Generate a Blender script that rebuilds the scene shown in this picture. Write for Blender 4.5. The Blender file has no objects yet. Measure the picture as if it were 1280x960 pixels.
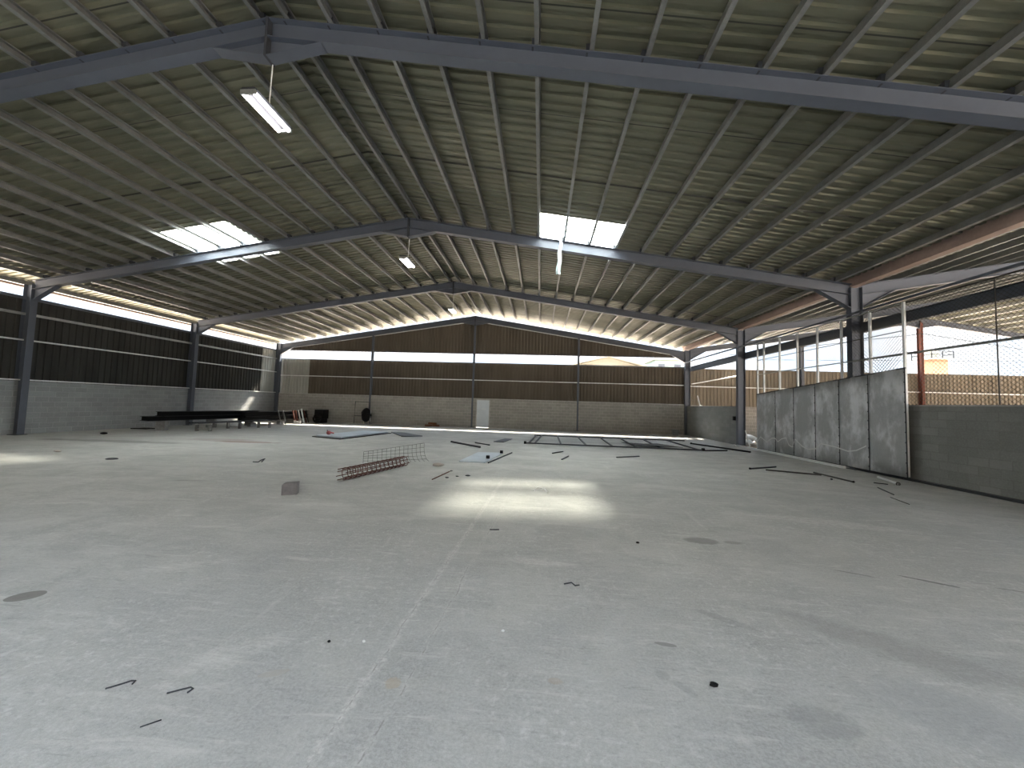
import bpy, math, random
from mathutils import Vector, Matrix
random.seed(7)
C = bpy.context.scene.collection
# ------------------------------------------------------------------ layout (metres; camera at the origin)
A, B = -19.04, 9.66            # column lines of the main span
RC = (A + B) / 2               # ridge of the main span
BAY = 6.575
YF = [-7.61, -1.036, 5.539, 12.114, 18.689, 25.264]   # portal frames
YB = YF[-1]
SL = 0.1585
HR = 7.96                      # rafter top at the ridge
HE = HR - SL * (B - RC)
RC2 = B + (B - RC)             # ridge of the neighbouring span
ROOF = 0.18                    # sheet above rafter top
WALLH = 1.97

# ------------------------------------------------------------------ object helpers
def link(o, parent=None):
    C.objects.link(o)
    if parent is not None: o.parent = parent
    return o
def tag(o, label=None, cat=None, group=None, kind=None):
    if label: o['label'] = label
    if cat: o['category'] = cat
    if group: o['group'] = group
    if kind: o['kind'] = kind
    return o
def empty(name, loc, label, cat, group=None, rz=0.0, kind=None):
    o = bpy.data.objects.new(name, None); o.empty_display_size = .1
    o.location = loc; o.rotation_euler = (0, 0, rz)
    link(o); return tag(o, label, cat, group, kind)
class MB:
    def __init__(s): s.v = []; s.f = []
    def add(s, vs, fs):
        n = len(s.v); s.v += [tuple(v) for v in vs]; s.f += [tuple(i + n for i in f) for f in fs]; return s
    def box(s, x0, x1, y0, y1, z0, z1, M=None):
        vs = [Vector((x, y, z)) for x in (x0, x1) for y in (y0, y1) for z in (z0, z1)]
        if M is not None: vs = [M @ v for v in vs]
        return s.add(vs, [(0, 1, 3, 2), (4, 6, 7, 5), (0, 4, 5, 1), (2, 3, 7, 6), (0, 2, 6, 4), (1, 5, 7, 3)])
    def bar(s, p, q, w, h, up=(0, 0, 1)):
        p, q = Vector(p), Vector(q); d = (q - p).normalized(); up = Vector(up)
        a = d.cross(up)
        if a.length < 1e-5: a = d.cross(Vector((1, 0, 0)))
        a.normalize(); b = a.cross(d)
        vs = []
        for e in (p, q):
            for i, j in ((-1, -1), (1, -1), (1, 1), (-1, 1)): vs.append(e + a * (i * w / 2) + b * (j * h / 2))
        return s.add(vs, [(3, 2, 1, 0), (4, 5, 6, 7)] + [(i, (i + 1) % 4, (i + 1) % 4 + 4, i + 4) for i in range(4)])
    def tube(s, pts, r, n=6, caps=True):
        pts = [Vector(p) for p in pts]; N = len(pts); vs = []; fs = []
        ref = Vector((0, 0, 1))
        for k, p in enumerate(pts):
            d = (pts[min(k + 1, N - 1)] - pts[max(k - 1, 0)]).normalized()
            if abs(d.dot(ref)) > .95: rr = Vector((1, 0, 0))
            else: rr = ref
            a = d.cross(rr).normalized(); b = a.cross(d)
            rad = r[k] if isinstance(r, (list, tuple)) else r
            for i in range(n):
                t = 2 * math.pi * i / n
                vs.append(p + a * math.cos(t) * rad + b * math.sin(t) * rad)
        for k in range(N - 1):
            for i in range(n):
                j = (i + 1) % n
                fs.append((k * n + i, k * n + j, (k + 1) * n + j, (k + 1) * n + i))
        if caps: fs += [tuple(range(n - 1, -1, -1)), tuple(range((N - 1) * n, N * n))]
        return s.add(vs, fs)
    def extrude(s, prof, p, q, a, b, closed=True):
        """profile (u,v) in axes a,b swept from p to q"""
        p, q, a, b = Vector(p), Vector(q), Vector(a), Vector(b); n = len(prof)
        vs = [e + a * u + b * v for e in (p, q) for (u, v) in prof]
        m = n if closed else n - 1
        fs = [(i, (i + 1) % n, (i + 1) % n + n, i + n) for i in range(m)]
        if closed: fs += [tuple(range(n - 1, -1, -1)), tuple(range(n, 2 * n))]
        return s.add(vs, fs)
    def build(s, name, mat, parent=None, smooth=False, bevel=0):
        me = bpy.data.meshes.new(name); me.from_pydata(s.v, [], s.f); me.update()
        if smooth:
            for p in me.polygons: p.use_smooth = True
        me.materials.append(mat)
        o = link(bpy.data.objects.new(name, me), parent)
        if bevel:
            m = o.modifiers.new('edge', 'BEVEL'); m.width = bevel; m.segments = 2
        return o
def copy_tree(o, parent=None):
    c = o.copy(); C.objects.link(c)
    if parent is not None: c.parent = parent
    for ch in list(o.children): copy_tree(ch, c)
    return c
ORD = ['first', 'second', 'third', 'fourth', 'fifth', 'sixth', 'seventh', 'eighth', 'ninth', 'tenth', 'eleventh',
       'twelfth', 'thirteenth', 'fourteenth', 'fifteenth', 'sixteenth', 'seventeenth', 'eighteenth']

# ------------------------------------------------------------------ materials
def nt(name):
    m = bpy.data.materials.new(name); m.use_nodes = True
    t = m.node_tree; t.nodes.clear()
    out = t.nodes.new('ShaderNodeOutputMaterial'); b = t.nodes.new('ShaderNodeBsdfPrincipled')
    t.links.new(b.outputs[0], out.inputs[0])
    return m, t, b, out
class G:
    """small node-graph writer"""
    def __init__(s, t): s.t = t
    def n(s, typ, **k):
        x = s.t.nodes.new(typ)
        for a, v in k.items(): setattr(x, a, v)
        return x
    def put(s, sock, v):
        if hasattr(v, 'is_output'): s.t.links.new(v, sock)
        elif v is not None: sock.default_value = v
    def math(s, op, a, b=None, c=None, clamp=False):
        x = s.n('ShaderNodeMath', operation=op); x.use_clamp = clamp
        s.put(x.inputs[0], a)
        if b is not None: s.put(x.inputs[1], b)
        if c is not None: s.put(x.inputs[2], c)
        return x.outputs[0]
    def mix(s, f, a, b, typ='MIX'):
        x = s.n('ShaderNodeMix', data_type='RGBA', blend_type=typ)
        s.put(x.inputs[0], f)
        s.put(x.inputs[6], a if hasattr(a, 'is_output') else (*a, 1)); s.put(x.inputs[7], b if hasattr(b, 'is_output') else (*b, 1))
        return x.outputs[2]
    def coord(s, kind='Object'): return s.n('ShaderNodeTexCoord').outputs[kind]
    def pos(s): return s.n('ShaderNodeNewGeometry').outputs['Position']
    def mapv(s, v, scale=(1, 1, 1), rot=(0, 0, 0), loc=(0, 0, 0)):
        x = s.n('ShaderNodeMapping'); s.put(x.inputs[0], v)
        x.inputs['Scale'].default_value = scale; x.inputs['Rotation'].default_value = rot; x.inputs['Location'].default_value = loc
        return x.outputs[0]
    def noise(s, v, scale, detail=4, rough=.55, dist=0):
        x = s.n('ShaderNodeTexNoise'); s.put(x.inputs['Vector'], v)
        x.inputs['Scale'].default_value = scale; x.inputs['Detail'].default_value = detail
        x.inputs['Roughness'].default_value = rough; x.inputs['Distortion'].default_value = dist
        return x.outputs[0]
    def ramp(s, v, lo, hi, a=0., b=1.):
        x = s.n('ShaderNodeMapRange'); x.interpolation_type = 'SMOOTHSTEP'; s.put(x.inputs[0], v)
        x.inputs[1].default_value = lo; x.inputs[2].default_value = hi; x.inputs[3].default_value = a; x.inputs[4].default_value = b
        return x.outputs[0]
    def bump(s, h, strength, dist=.01):
        x = s.n('ShaderNodeBump'); s.put(x.inputs['Height'], h); x.inputs['Strength'].default_value = strength
        x.inputs['Distance'].default_value = dist; return x.outputs[0]
    def xyz(s, v):
        x = s.n('ShaderNodeSeparateXYZ'); s.put(x.inputs[0], v); return x.outputs
    def comb(s, x_, y_, z_=0.):
        x = s.n('ShaderNodeCombineXYZ'); s.put(x.inputs[0], x_); s.put(x.inputs[1], y_); s.put(x.inputs[2], z_); return x.outputs[0]

def simple(name, col, rough=.6, metal=0., var=.25, scale=3., col2=None, bump=0., spec=.5):
    m, t, b, o = nt(name); g = G(t); v = g.pos()
    n1 = g.noise(v, scale, 5); n2 = g.noise(v, scale * 9, 3)
    f = g.ramp(g.math('ADD', g.math('MULTIPLY', n1, .7), g.math('MULTIPLY', n2, .3)), .3, .7)
    c2 = col2 or tuple(c * (1 - var) for c in col)
    g.put(b.inputs['Base Color'], g.mix(f, c2, col))
    b.inputs['Roughness'].default_value = rough; b.inputs['Metallic'].default_value = metal
    b.inputs['Specular IOR Level'].default_value = spec
    if bump: g.put(b.inputs['Normal'], g.bump(n2, bump))
    return m
def emit(name, col, st):
    m, t, b, o = nt(name)
    b.inputs['Base Color'].default_value = (*col, 1); b.inputs['Emission Color'].default_value = (*col, 1)
    b.inputs['Emission Strength'].default_value = st; return m
def blockwork(name, axis, col, mortar, var=.18, bw=.40, bh=.20, strong=.6):
    m, t, b, o = nt(name); g = G(t); p = g.xyz(g.pos())
    v = g.comb(p[1] if axis == 'y' else p[0], p[2])
    k = g.n('ShaderNodeTexBrick'); g.put(k.inputs['Vector'], v)
    k.inputs['Scale'].default_value = 1; k.inputs['Brick Width'].default_value = bw; k.inputs['Row Height'].default_value = bh
    k.inputs['Mortar Size'].default_value = .011; k.inputs['Mortar Smooth'].default_value = .3; k.inputs['Bias'].default_value = 0
    k.inputs['Color1'].default_value = (*col, 1); k.inputs['Color2'].default_value = (*[c * (1 - var) for c in col], 1)
    k.inputs['Mortar'].default_value = (*mortar, 1)
    n1 = g.noise(g.pos(), 1.1, 6, .6); n2 = g.noise(g.pos(), 30, 3)
    c = g.mix(g.ramp(n1, .3, .72, 0, .45), k.outputs[0], tuple(x * .62 for x in col))
    c = g.mix(g.ramp(n2, .35, .75, 0, .22), c, tuple(min(1, x * 1.35) for x in col))
    # smears of spilled mortar, broken across blocks
    n3 = g.noise(g.mapv(g.pos(), (1, 1, 2.2)), 3.1, 5, .7)
    c = g.mix(g.ramp(n3, .62, .74, 0, .35), c, mortar)
    g.put(b.inputs['Base Color'], c); b.inputs['Roughness'].default_value = .93
    h = g.math('SUBTRACT', g.math('MULTIPLY', n2, .4), k.outputs['Fac'])
    g.put(b.inputs['Normal'], g.bump(h, strong, .008)); return m
M = {}
M['paint'] = simple('frame_paint', (.092, .106, .136), .45, .0, .16, .8)
M['paint_d'] = simple('bracket_paint', (.045, .05, .06), .6)
M['galv'] = simple('galvanised', (.50, .51, .50), .38, .75, .35, 4)
M['galv_b'] = simple('galvanised_bright', (.82, .84, .84), .45, .25, .14, 5)
M['black'] = simple('black_primer', (.005, .005, .006), .6, 0, .4, spec=.2)
M['dark'] = simple('dark_steel', (.05, .055, .065), .55, .3, .4)
M['rust'] = simple('rusty_bar', (.125, .038, .024), .85, .1, .5, 14)
M['rustcol'] = simple('red_oxide', (.13, .038, .024), .8, 0, .35, 3)
M['wire'] = simple('dull_wire', (.085, .085, .08), .55, .5, .3)
M['white'] = simple('white_paint', (.78, .80, .80), .5, 0, .08)
M['doorp'] = simple('door_paint', (.60, .66, .72), .5, 0, .10, 2)
M['red'] = simple('red_plastic', (.42, .09, .09), .5, 0, .3, 6)
M['brownbox'] = simple('brown_timber', (.23, .085, .035), .8, 0, .5, 7)
M['conc'] = simple('loose_concrete', (.25, .25, .25), .95, 0, .3, 9, bump=.5)
M['block_grey'] = simple('block_grey', (.215, .205, .21), .95, 0, .3, 12, bump=.4)
M['bucket'] = simple('grey_plastic', (.22, .23, .23), .5, 0, .2)
M['rubble'] = simple('pale_rubble', (.55, .50, .45), .95, 0, .35, 5, bump=.4)
M['sheetblue'] = simple('pale_blue_sheet', (.50, .57, .64), .4, .3, .2, 1.5)
M['house'] = simple('cream_render', (.20, .19, .155), .9, 0, .1, .4)
M['houseg'] = simple('pale_green_render', (.14, .18, .155), .9, 0, .1, .4)
M['orange'] = simple('orange_paint', (.30, .15, .085), .8, 0, .2, .8)
M['ground'] = simple('yard_ground', (.46, .38, .31), .95, 0, .3, .35)
M['gutter'] = simple('gutter_primer', (.33, .235, .20), .7, 0, .25, 1.4)
M['tube'] = emit('lamp_tube', (1.0, .93, .95), .9)
M['purlin'] = simple('purlin_galvanised', (.29, .297, .29), .42, .5, .3, 2.2)

def roofmat():
    m, t, b, o = nt('roof_sheet'); g = G(t); v = g.pos()
    n1 = g.noise(g.mapv(v, (.25, 1.2, .25)), 1.2, 5, .6); n2 = g.noise(g.mapv(v, (1, 6, 1)), 2.3, 4)
    c = g.mix(g.ramp(n1, .3, .7), (.130, .132, .090), (.200, .198, .140))
    c = g.mix(g.ramp(n2, .45, .8, 0, .45), c, (.26, .25, .195))
    # lap joints where one sheet covers the next
    p = g.xyz(v); lap = g.math('PINGPONG', p[1], .5)
    c = g.mix(g.math('LESS_THAN', lap, .012), c, (.05, .05, .04))
    g.put(b.inputs['Base Color'], c)
    b.inputs['Metallic'].default_value = .35
    g.put(b.inputs['Roughness'], g.ramp(n2, .3, .7, .34, .55))
    g.put(b.inputs['Normal'], g.bump(g.noise(g.mapv(v, (.6, 5, .6)), 1.7, 3), .35, .03))
    return m
M['roof'] = roofmat()
def cladmat(name, a, bcol):
    m, t, b, o = nt(name); g = G(t); v = g.pos()
    n1 = g.noise(g.mapv(v, (1.3, 1.3, .25)), 1.5, 4)
    c = g.mix(g.ramp(n1, .3, .7), a, bcol)
    g.put(b.inputs['Base Color'], c); b.inputs['Roughness'].default_value = .75; b.inputs['Specular IOR Level'].default_value = .2
    return m
M['clad'] = cladmat('wall_cladding', (.098, .083, .065), (.125, .106, .083))
M['clad_lit'] = cladmat('wall_cladding_lit', (.20, .172, .135), (.255, .22, .175))  # same sheet as the rear cladding, lightened to paint in the neighbour's stronger daylight
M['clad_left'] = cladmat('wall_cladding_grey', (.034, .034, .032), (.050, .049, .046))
M['clad_pale'] = cladmat('pale_cladding', (.34, .345, .325), (.40, .405, .38))
def skymat():
    m, t, b, o = nt('translucent_roof_sheet'); g = G(t); t.nodes.remove(b)
    tr = g.n('ShaderNodeBsdfTransparent'); tr.inputs[0].default_value = (.86, .93, .93, 1)
    tl = g.n('ShaderNodeBsdfTranslucent'); v = g.pos()
    n = g.noise(g.mapv(v, (.5, 5, .5)), 2, 3)
    g.put(tl.inputs[0], g.mix(g.ramp(n, .35, .7), (.80, .86, .85), (.95, .97, .96)))
    mx = g.n('ShaderNodeMixShader'); mx.inputs[0].default_value = .90
    t.links.new(tr.outputs[0], mx.inputs[1]); t.links.new(tl.outputs[0], mx.inputs[2]); t.links.new(mx.outputs[0], o.inputs[0])
    return m
M['skylight'] = skymat()
def filmmat():
    m, t, b, o = nt('clear_film'); 
    b.inputs['Base Color'].default_value = (.72, .85, .88, 1); b.inputs['Roughness'].default_value = .3
    b.inputs['Transmission Weight'].default_value = .25; b.inputs['Alpha'].default_value = .75
    return m
M['film'] = filmmat()
def sheetmat():
    m, t, b, o = nt('galvanised_sheet'); g = G(t); v = g.pos(); p = g.xyz(v)
    cl = g.noise(g.mapv(v, (1, 1.4, .8)), 1.3, 6, .65); sp = g.n('ShaderNodeTexVoronoi'); g.put(sp.inputs['Vector'], v); sp.inputs['Scale'].default_value = 38
    hi = g.ramp(cl, .42, .66)
    c = g.mix(hi, (.40, .42, .435), (.78, .80, .83))
    c = g.mix(g.math('MULTIPLY', sp.outputs['Color'], .18), c, (.62, .64, .66))
    g.put(b.inputs['Base Color'], c); b.inputs['Metallic'].default_value = .4
    g.put(b.inputs['Roughness'], g.ramp(cl, .3, .7, .42, .62))
    g.put(b.inputs['Normal'], g.bump(g.noise(g.mapv(v, (1, 1.6, .7)), 1.6, 2), .5, .12)); return m
M['sheet'] = sheetmat()
M['block_l'] = blockwork('blockwork_left', 'y', (.32, .335, .345), (.39, .40, .40))
M['block_b'] = blockwork('blockwork_rear', 'x', (.335, .325, .305), (.45, .44, .41))
M['block_r'] = blockwork('blockwork_right', 'y', (.25, .26, .255), (.20, .205, .20), .22)

def floormat():
    m, t, b, o = nt('concrete_slab'); g = G(t); v = g.pos(); p = g.xyz(v)
    big = g.noise(v, .22, 5, .6, .6); mid = g.noise(g.mapv(v, (1, 1.5, 1)), 1.1, 6, .65, .8)
    trowel = g.noise(g.mapv(v, (.8, 5.5, 1), (0, 0, .25)), 1.5, 6, .7, .5)
    trowel2 = g.noise(g.mapv(v, (4.0, .8, 1), (0, 0, -.35)), 1.2, 6, .7, .4)
    fine = g.noise(v, 55, 4, .7); grit = g.noise(v, 160, 2, .6)
    c = g.mix(g.ramp(big, .32, .68), (.32, .32, .305), (.46, .46, .44))
    c = g.mix(g.ramp(mid, .36, .66, 0, .65), c, (.29, .292, .285))
    c = g.mix(g.ramp(trowel, .54, .72, 0, .5), c, (.60, .59, .56))
    c = g.mix(g.ramp(trowel2, .56, .74, 0, .38), c, (.57, .565, .54))
    c = g.mix(g.ramp(trowel, .30, .42, .35, 0), c, (.24, .24, .235))
    c = g.mix(g.ramp(fine, .36, .66, .0, .38), c, (.55, .55, .54))
    pat = g.ramp(g.noise(v, .8, 4, .6), .35, .62)
    c = g.mix(g.math('MULTIPLY', pat, g.ramp(g.noise(v, 16, 6, .75), .50, .66, 0, .55)), c, (.60, .60, .59))
    c = g.mix(g.ramp(g.noise(g.mapv(v, (1, 1.6, 1), (0, 0, .6)), 19, 6, .78), .52, .68, 0, .45), c, (.22, .222, .22))
    c = g.mix(g.ramp(g.noise(v, 300, 2, .5), .50, .7, 0, .35), c, (.60, .60, .60))
    st = g.noise(g.mapv(v, (1.6, 13, 1), (0, 0, -.12)), 1.6, 6, .72, .3)
    c = g.mix(g.ramp(st, .56, .70, 0, .42), c, (.60, .60, .58))
    c = g.mix(g.ramp(st, .30, .42, .4, 0), c, (.22, .22, .215))
    c = g.mix(g.ramp(grit, .58, .75, 0, .35), c, (.15, .15, .15))
    # a construction joint running towards the rear, with pale laitance and a broken dark crack
    jx = g.math('ADD', p[0], g.math('MULTIPLY', g.math('SUBTRACT', g.noise(v, 2.2, 4), .5), .10))
    for x0, slope, wd, amt in ((-1.06, .035, .05, .28), (-.86, .05, .035, .14)):
        d = g.math('ABSOLUTE', g.math('SUBTRACT', jx, g.math('ADD', g.math('MULTIPLY', p[1], slope), x0)))
        rng = g.ramp(p[1], 7.5, 9.5, 1, 0)
        k = g.math('MULTIPLY', g.math('MULTIPLY', g.ramp(g.math('ADD', d, g.math('MULTIPLY', g.math('SUBTRACT', g.noise(v, 14, 6, .8), .5), .14)), .0, wd, 1, 0), g.ramp(g.noise(v, 22, 6, .8), .40, .6)), rng)
        c = g.mix(g.math('MULTIPLY', k, amt * 2), c, (.66, .655, .63))
        k2 = g.math('MULTIPLY', g.math('MULTIPLY', g.ramp(g.math('ADD', d, g.math('MULTIPLY', g.math('SUBTRACT', g.noise(v, 40, 4, .7), .5), .02)), .001, .007, 1, 0), g.ramp(g.noise(v, 11, 5, .75), .46, .58)), rng)
        c = g.mix(g.math('MULTIPLY', k2, .5), c, (.14, .118, .115))
    # stains, each with a shape of its own: x, y, rx, ry, rot, colour, amount, softness
    for x, y, rx, ry, ro, col, am, so in (
        (-4.07, 2.74, .115, .085, .5, (.17, .165, .15), .85, .06), (-1.55, 2.19, .085, .03, .4, (.30, .25, .20), .5, .3),
        (-1.55, 2.19, .08, .035, .4, (.43, .43, .41), .5, .3),
        (2.08, 4.95, .22, .13, 0, (.20, .20, .185), .7, .5), (2.45, 4.95, .12, .06, 0, (.22, .22, .2), .55, .5),
        (3.95, 4.13, .26, .026, -.5, (.09, .09, .09), .75, .8), (4.6, 4.05, .2, .014, -.3, (.12, .12, .12), .5, .8),
        (3.3, 4.22, .2, .02, -.4, (.12, .12, .12), .5, .8),
        (-10.6, 12.7, 1.3, .25, .1, (.17, .085, .065), .75, .8), (-11.9, 13.0, 1.6, .45, .1, (.24, .19, .17), .5, .8),
        (.80, 2.46, .05, .05, .4, (.18, .18, .18), .3, .8), (.90, 2.36, .09, .035, -.8, (.2, .2, .2), .3, .8),
        (.92, 2.77, .075, .022, -.15, (.20, .20, .19), .7, .12), (1.5, 3.15, .25, .05, -.6, (.24, .24, .235), .4, .8),
        (1.55, 2.2, .2, .13, 0, (.19, .195, .2), .4, .8), (2.4, 2.3, .5, .3, -.5, (.26, .27, .28), .35, .8),
        (2.6, 2.9, .8, .2, -.6, (.25, .245, .235), .4, .8),
        (-.82, 2.2, .05, .05, 0, (.40, .34, .26), .6, .5), (.13, 2.33, .05, .03, 0, (.40, .33, .26), .45, .6),
        (-13.5, 7.3, 1.3, .35, .1, (.20, .20, .19), .5, .8), (-14.5, 11.5, 3.0, .35, .05, (.15, .15, .14), .55, .8),
        (-6.7, 6.7, .35, .07, .1, (.20, .20, .19), .5, .8), (1.2, 17.5, 5, .6, 0, (.22, .225, .215), .35, .8)):
        q = g.xyz(g.mapv(v, (1, 1, 1), (0, 0, 0), (-x, -y, 0)))
        ca, sa = math.cos(ro), math.sin(ro)
        u = g.math('DIVIDE', g.math('ADD', g.math('MULTIPLY', q[0], ca), g.math('MULTIPLY', q[1], sa)), rx)
        w = g.math('DIVIDE', g.math('SUBTRACT', g.math('MULTIPLY', q[1], ca), g.math('MULTIPLY', q[0], sa)), ry)
        r2 = g.math('ADD', g.math('MULTIPLY', u, u), g.math('MULTIPLY', w, w))
        wob = g.math('MULTIPLY', g.math('SUBTRACT', g.noise(v, min(3.2 / rx, 24), 5, .75), .5), 2.6 * so)
        k = g.ramp(g.math('ADD', r2, wob), 1 - so, 1 + so * .3, am, 0)
        c = g.mix(k, c, col)
    # pale scrapes where laitance shows
    for x, y, rx, ry, ro, am in ((.02, 4.0, .45, .09, -.1, .55), (-3.4, 3.4, .5, .10, .5, .35), (4.4, 6.1, 1.5, .22, -.25, .5), (2.9, 8.1, 1.2, .25, -.2, .35),
                                 (-3.5, 5.6, 1.0, .1, .15, .45), (-9.5, 6.2, 2.4, .35, .1, .3), (-7, 5.0, .5, .06, .3, .6), (-1.9, 2.35, .4, .12, .7, .4),
                                 (-4.8, 7.9, 2.4, .2, .05, .4), (-1.2, 6.0, 1.6, .16, .0, .3), (1.2, 9.9, 4.5, .3, .02, .3), (6.4, 8.3, 1.6, .2, -.3, .35)):
        q = g.xyz(g.mapv(v, (1, 1, 1), (0, 0, 0), (-x, -y, 0))); ca, sa = math.cos(ro), math.sin(ro)
        u = g.math('DIVIDE', g.math('ADD', g.math('MULTIPLY', q[0], ca), g.math('MULTIPLY', q[1], sa)), rx)
        w = g.math('DIVIDE', g.math('SUBTRACT', g.math('MULTIPLY', q[1], ca), g.math('MULTIPLY', q[0], sa)), ry)
        r2 = g.math('ADD', g.math('MULTIPLY', u, u), g.math('MULTIPLY', w, w))
        wob = g.math('MULTIPLY', g.math('SUBTRACT', g.noise(g.mapv(v, (1, 4, 1)), 3, 6, .75), .5), 2.4)
        brk = g.ramp(g.noise(g.mapv(v, (1, 3, 1)), 11, 6, .75), .36, .64)
        c = g.mix(g.math('MULTIPLY', brk, g.ramp(g.math('ADD', r2, wob), .1, 1.2, am * .9, 0)), c, (.66, .655, .63))
    g.put(b.inputs['Base Color'], c)
    g.put(b.inputs['Roughness'], g.ramp(mid, .3, .7, .62, .85)); b.inputs['Specular IOR Level'].default_value = .35
    h = g.math('ADD', g.math('MULTIPLY', fine, .5), g.math('ADD', g.math('MULTIPLY', grit, .3), g.math('MULTIPLY', trowel, .6)))
    g.put(b.inputs['Normal'], g.bump(h, .35, .006)); return m
M['floor'] = floormat()

# ------------------------------------------------------------------ ground, slab, walls
o = MB().box(-140, 140, -80, 200, -.6, -.03).build('ground', M['ground']); tag(o, kind='structure')
o = MB().box(A - .3, B + .2, -12, YB + .2, -.25, 0).build('floor', M['floor']); tag(o, kind='structure')
o = MB().box(B + .2, RC2 + 15, -12, YB + .2, -.25, -.01).build('floor_neighbour', M['ground']); tag(o, kind='structure')

PROF = [(0, 0), (.11, 0), (.125, .04), (.21, .04), (.225, 0)]
PITCH = .225
def corr(a0, a1):
    """trapezoid rib profile between two stations"""
    out = []; k = math.floor(a0 / PITCH)
    while k * PITCH < a1:
        for u, h in PROF[:-1]:
            s = k * PITCH + u
            if a0 < s < a1: out.append((s, h))
        k += 1
    def ht(s):
        u = s % PITCH
        if u > PITCH - 1e-6 or u < 1e-6: return 0.
        for (u0, h0), (u1, h1) in zip(PROF[:-1], PROF[1:]):
            if u0 <= u <= u1: return h0 + (h1 - h0) * (u - u0) / (u1 - u0)
        return 0.
    out = [q for q in out if a0 + 1e-5 < q[0] < a1 - 1e-5]
    return [(a0, ht(a0))] + out + [(a1, ht(a1))]
def ribbed(mb, a0, a1, fn_lo, fn_hi):
    """ribbed sheet along s: fn(s,h)->3d point on either edge"""
    pr = corr(a0, a1); n = len(pr)
    vs = [fn_lo(s, h) for s, h in pr] + [fn_hi(s, h) for s, h in pr]
    mb.add(vs, [(i, i + 1, i + 1 + n, i + n) for i in range(n - 1)])

# left wall
wl = MB().box(A - .30, A - .13, -12, YB + .05, 0, WALLH).build('wall_left', M['block_l']); tag(wl, kind='structure')
mb = MB(); ribbed(mb, -12, 23.95, lambda s, h: (A - .21 - h, s, WALLH - .02), lambda s, h: (A - .21 - h, s, 5.06)); mb.build('cladding', M['clad_left'], wl)
mb = MB(); ribbed(mb, 23.95, YB, lambda s, h: (A - .21 - h, s, WALLH - .02), lambda s, h: (A - .21 - h, s, 5.06)); mb.build('pale_cladding', M['clad_pale'], wl)
# rear wall
wb = MB().box(A - .3, -4.42, YB + .02, YB + .2, 0, WALLH).box(-3.48, B + .1, YB + .02, YB + .2, 0, WALLH).box(-4.42, -3.48, YB + .02, YB + .2, 1.93, WALLH).build('wall_rear', M['block_b']); tag(wb, kind='structure')
mb = MB(); ribbed(mb, A - .2, -16.78, lambda s, h: (s, YB + .2 + h, WALLH - .02), lambda s, h: (s, YB + .2 + h, 4.48)); mb.build('pale_cladding', M['clad_pale'], wb)
mb = MB(); ribbed(mb, -16.78, B + .1, lambda s, h: (s, YB + .2 + h, WALLH - .02), lambda s, h: (s, YB + .2 + h, 4.48)); mb.build('cladding', M['clad'], wb)
mb = MB(); ribbed(mb, A - .2, B + .1, lambda s, h: (s, YB + .2 + h, 5.1), lambda s, h: (s, YB + .2 + h, max(5.11, 7.68 - SL * abs(s - RC)))); mb.build('gable_cladding', M['clad'], wb)
# unseen wall added behind the camera to block low daylight from the front
wf = MB().box(A - .3, B + .2, -9.2, -9.0, 0, WALLH).build('front_light_blocker', M['block_b']); tag(wf, kind='structure')
mb = MB(); ribbed(mb, A - .3, B + .2, lambda s, h: (s, -9.05 - h, WALLH - .02), lambda s, h: (s, -9.05 - h, 8.0)); mb.build('cladding', M['clad'], wf)
# rear wall of the neighbouring span
wn = MB().box(B + .1, RC2 + 15, YB + .02, YB + .2, 0, WALLH).build('wall_rear_neighbour', M['block_b']); tag(wn, kind='structure')
mb = MB(); ribbed(mb, B + .1, RC2 + 15, lambda s, h: (s, YB + .2 + h, WALLH - .02), lambda s, h: (s, YB + .2 + h, 4.42)); mb.build('cladding', M['clad_lit'], wn)
# right wall: two stretches either side of the gate opening
wr = MB().box(B - .0, B + .15, -12, 12.0, 0, 1.92).box(B - .0, B + .15, 18.8, YB + .02, 0, 1.90).build('wall_right', M['block_r']); tag(wr, kind='structure')
MB().box(B - .02, B + .17, -12, 12.0, 1.92, 1.955).build('coping', M['galv'], wr)
o = MB().box(B - .14, B - .01, -12, 12.2, 0, .055).build('baseboard_right', M['dark']); tag(o, kind='structure')

# ------------------------------------------------------------------ steel sections
def i_section(w, d, tf=.012, tw=.009):
    a, b, c = w / 2, d / 2, tw / 2
    return [(-a, -b), (a, -b), (a, -b + tf), (c, -b + tf), (c, b - tf), (a, b - tf), (a, b), (-a, b), (-a, b - tf), (-c, b - tf), (-c, -b + tf), (-a, -b + tf)]
def column(name, x, y, top, label, group, dx=.34, wy=.2, mat='paint', turned=False):
    e = empty(name, (x, y, 0), label, 'column', group)
    pr = i_section(wy, dx)
    if turned: MB().extrude(pr, (0, 0, .02), (0, 0, top), (1, 0, 0), (0, 1, 0)).build('post', M[mat], e)
    else: MB().extrude(pr, (0, 0, .02), (0, 0, top), (0, 1, 0), (1, 0, 0)).build('post', M[mat], e)
    MB().box(-.22, .22, -.16, .16, -.005, .02).build('base_plate', M['paint_d'], e)
    return e
FN = {2: 'in the frame nearest the camera', 3: 'in the second frame from the camera', 4: 'in the third frame from the camera', 5: 'in the rear gable frame',
      1: 'in the frame over the camera', 0: 'in the frame behind the camera'}
for k in (2, 3, 4, 5):
    if k >= 3:
        lab = {3: 'dark grey steel column on the left wall nearest the camera', 4: 'dark grey steel column on the left wall behind the black beams',
               5: 'dark grey steel column in the rear left corner beside pale cladding'}[k]
        column('steel_column', A + .0, YF[k], HE - .12, lab, 'main columns')
        lab = {3: 'dark grey steel column standing behind the sliding gate', 4: 'dark grey steel column at the rear end of the gate opening',
               5: 'dark grey steel column in the rear right corner'}[k]
        column('steel_column', B + .0, YF[k], HE - .08, lab, 'main columns')
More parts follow.
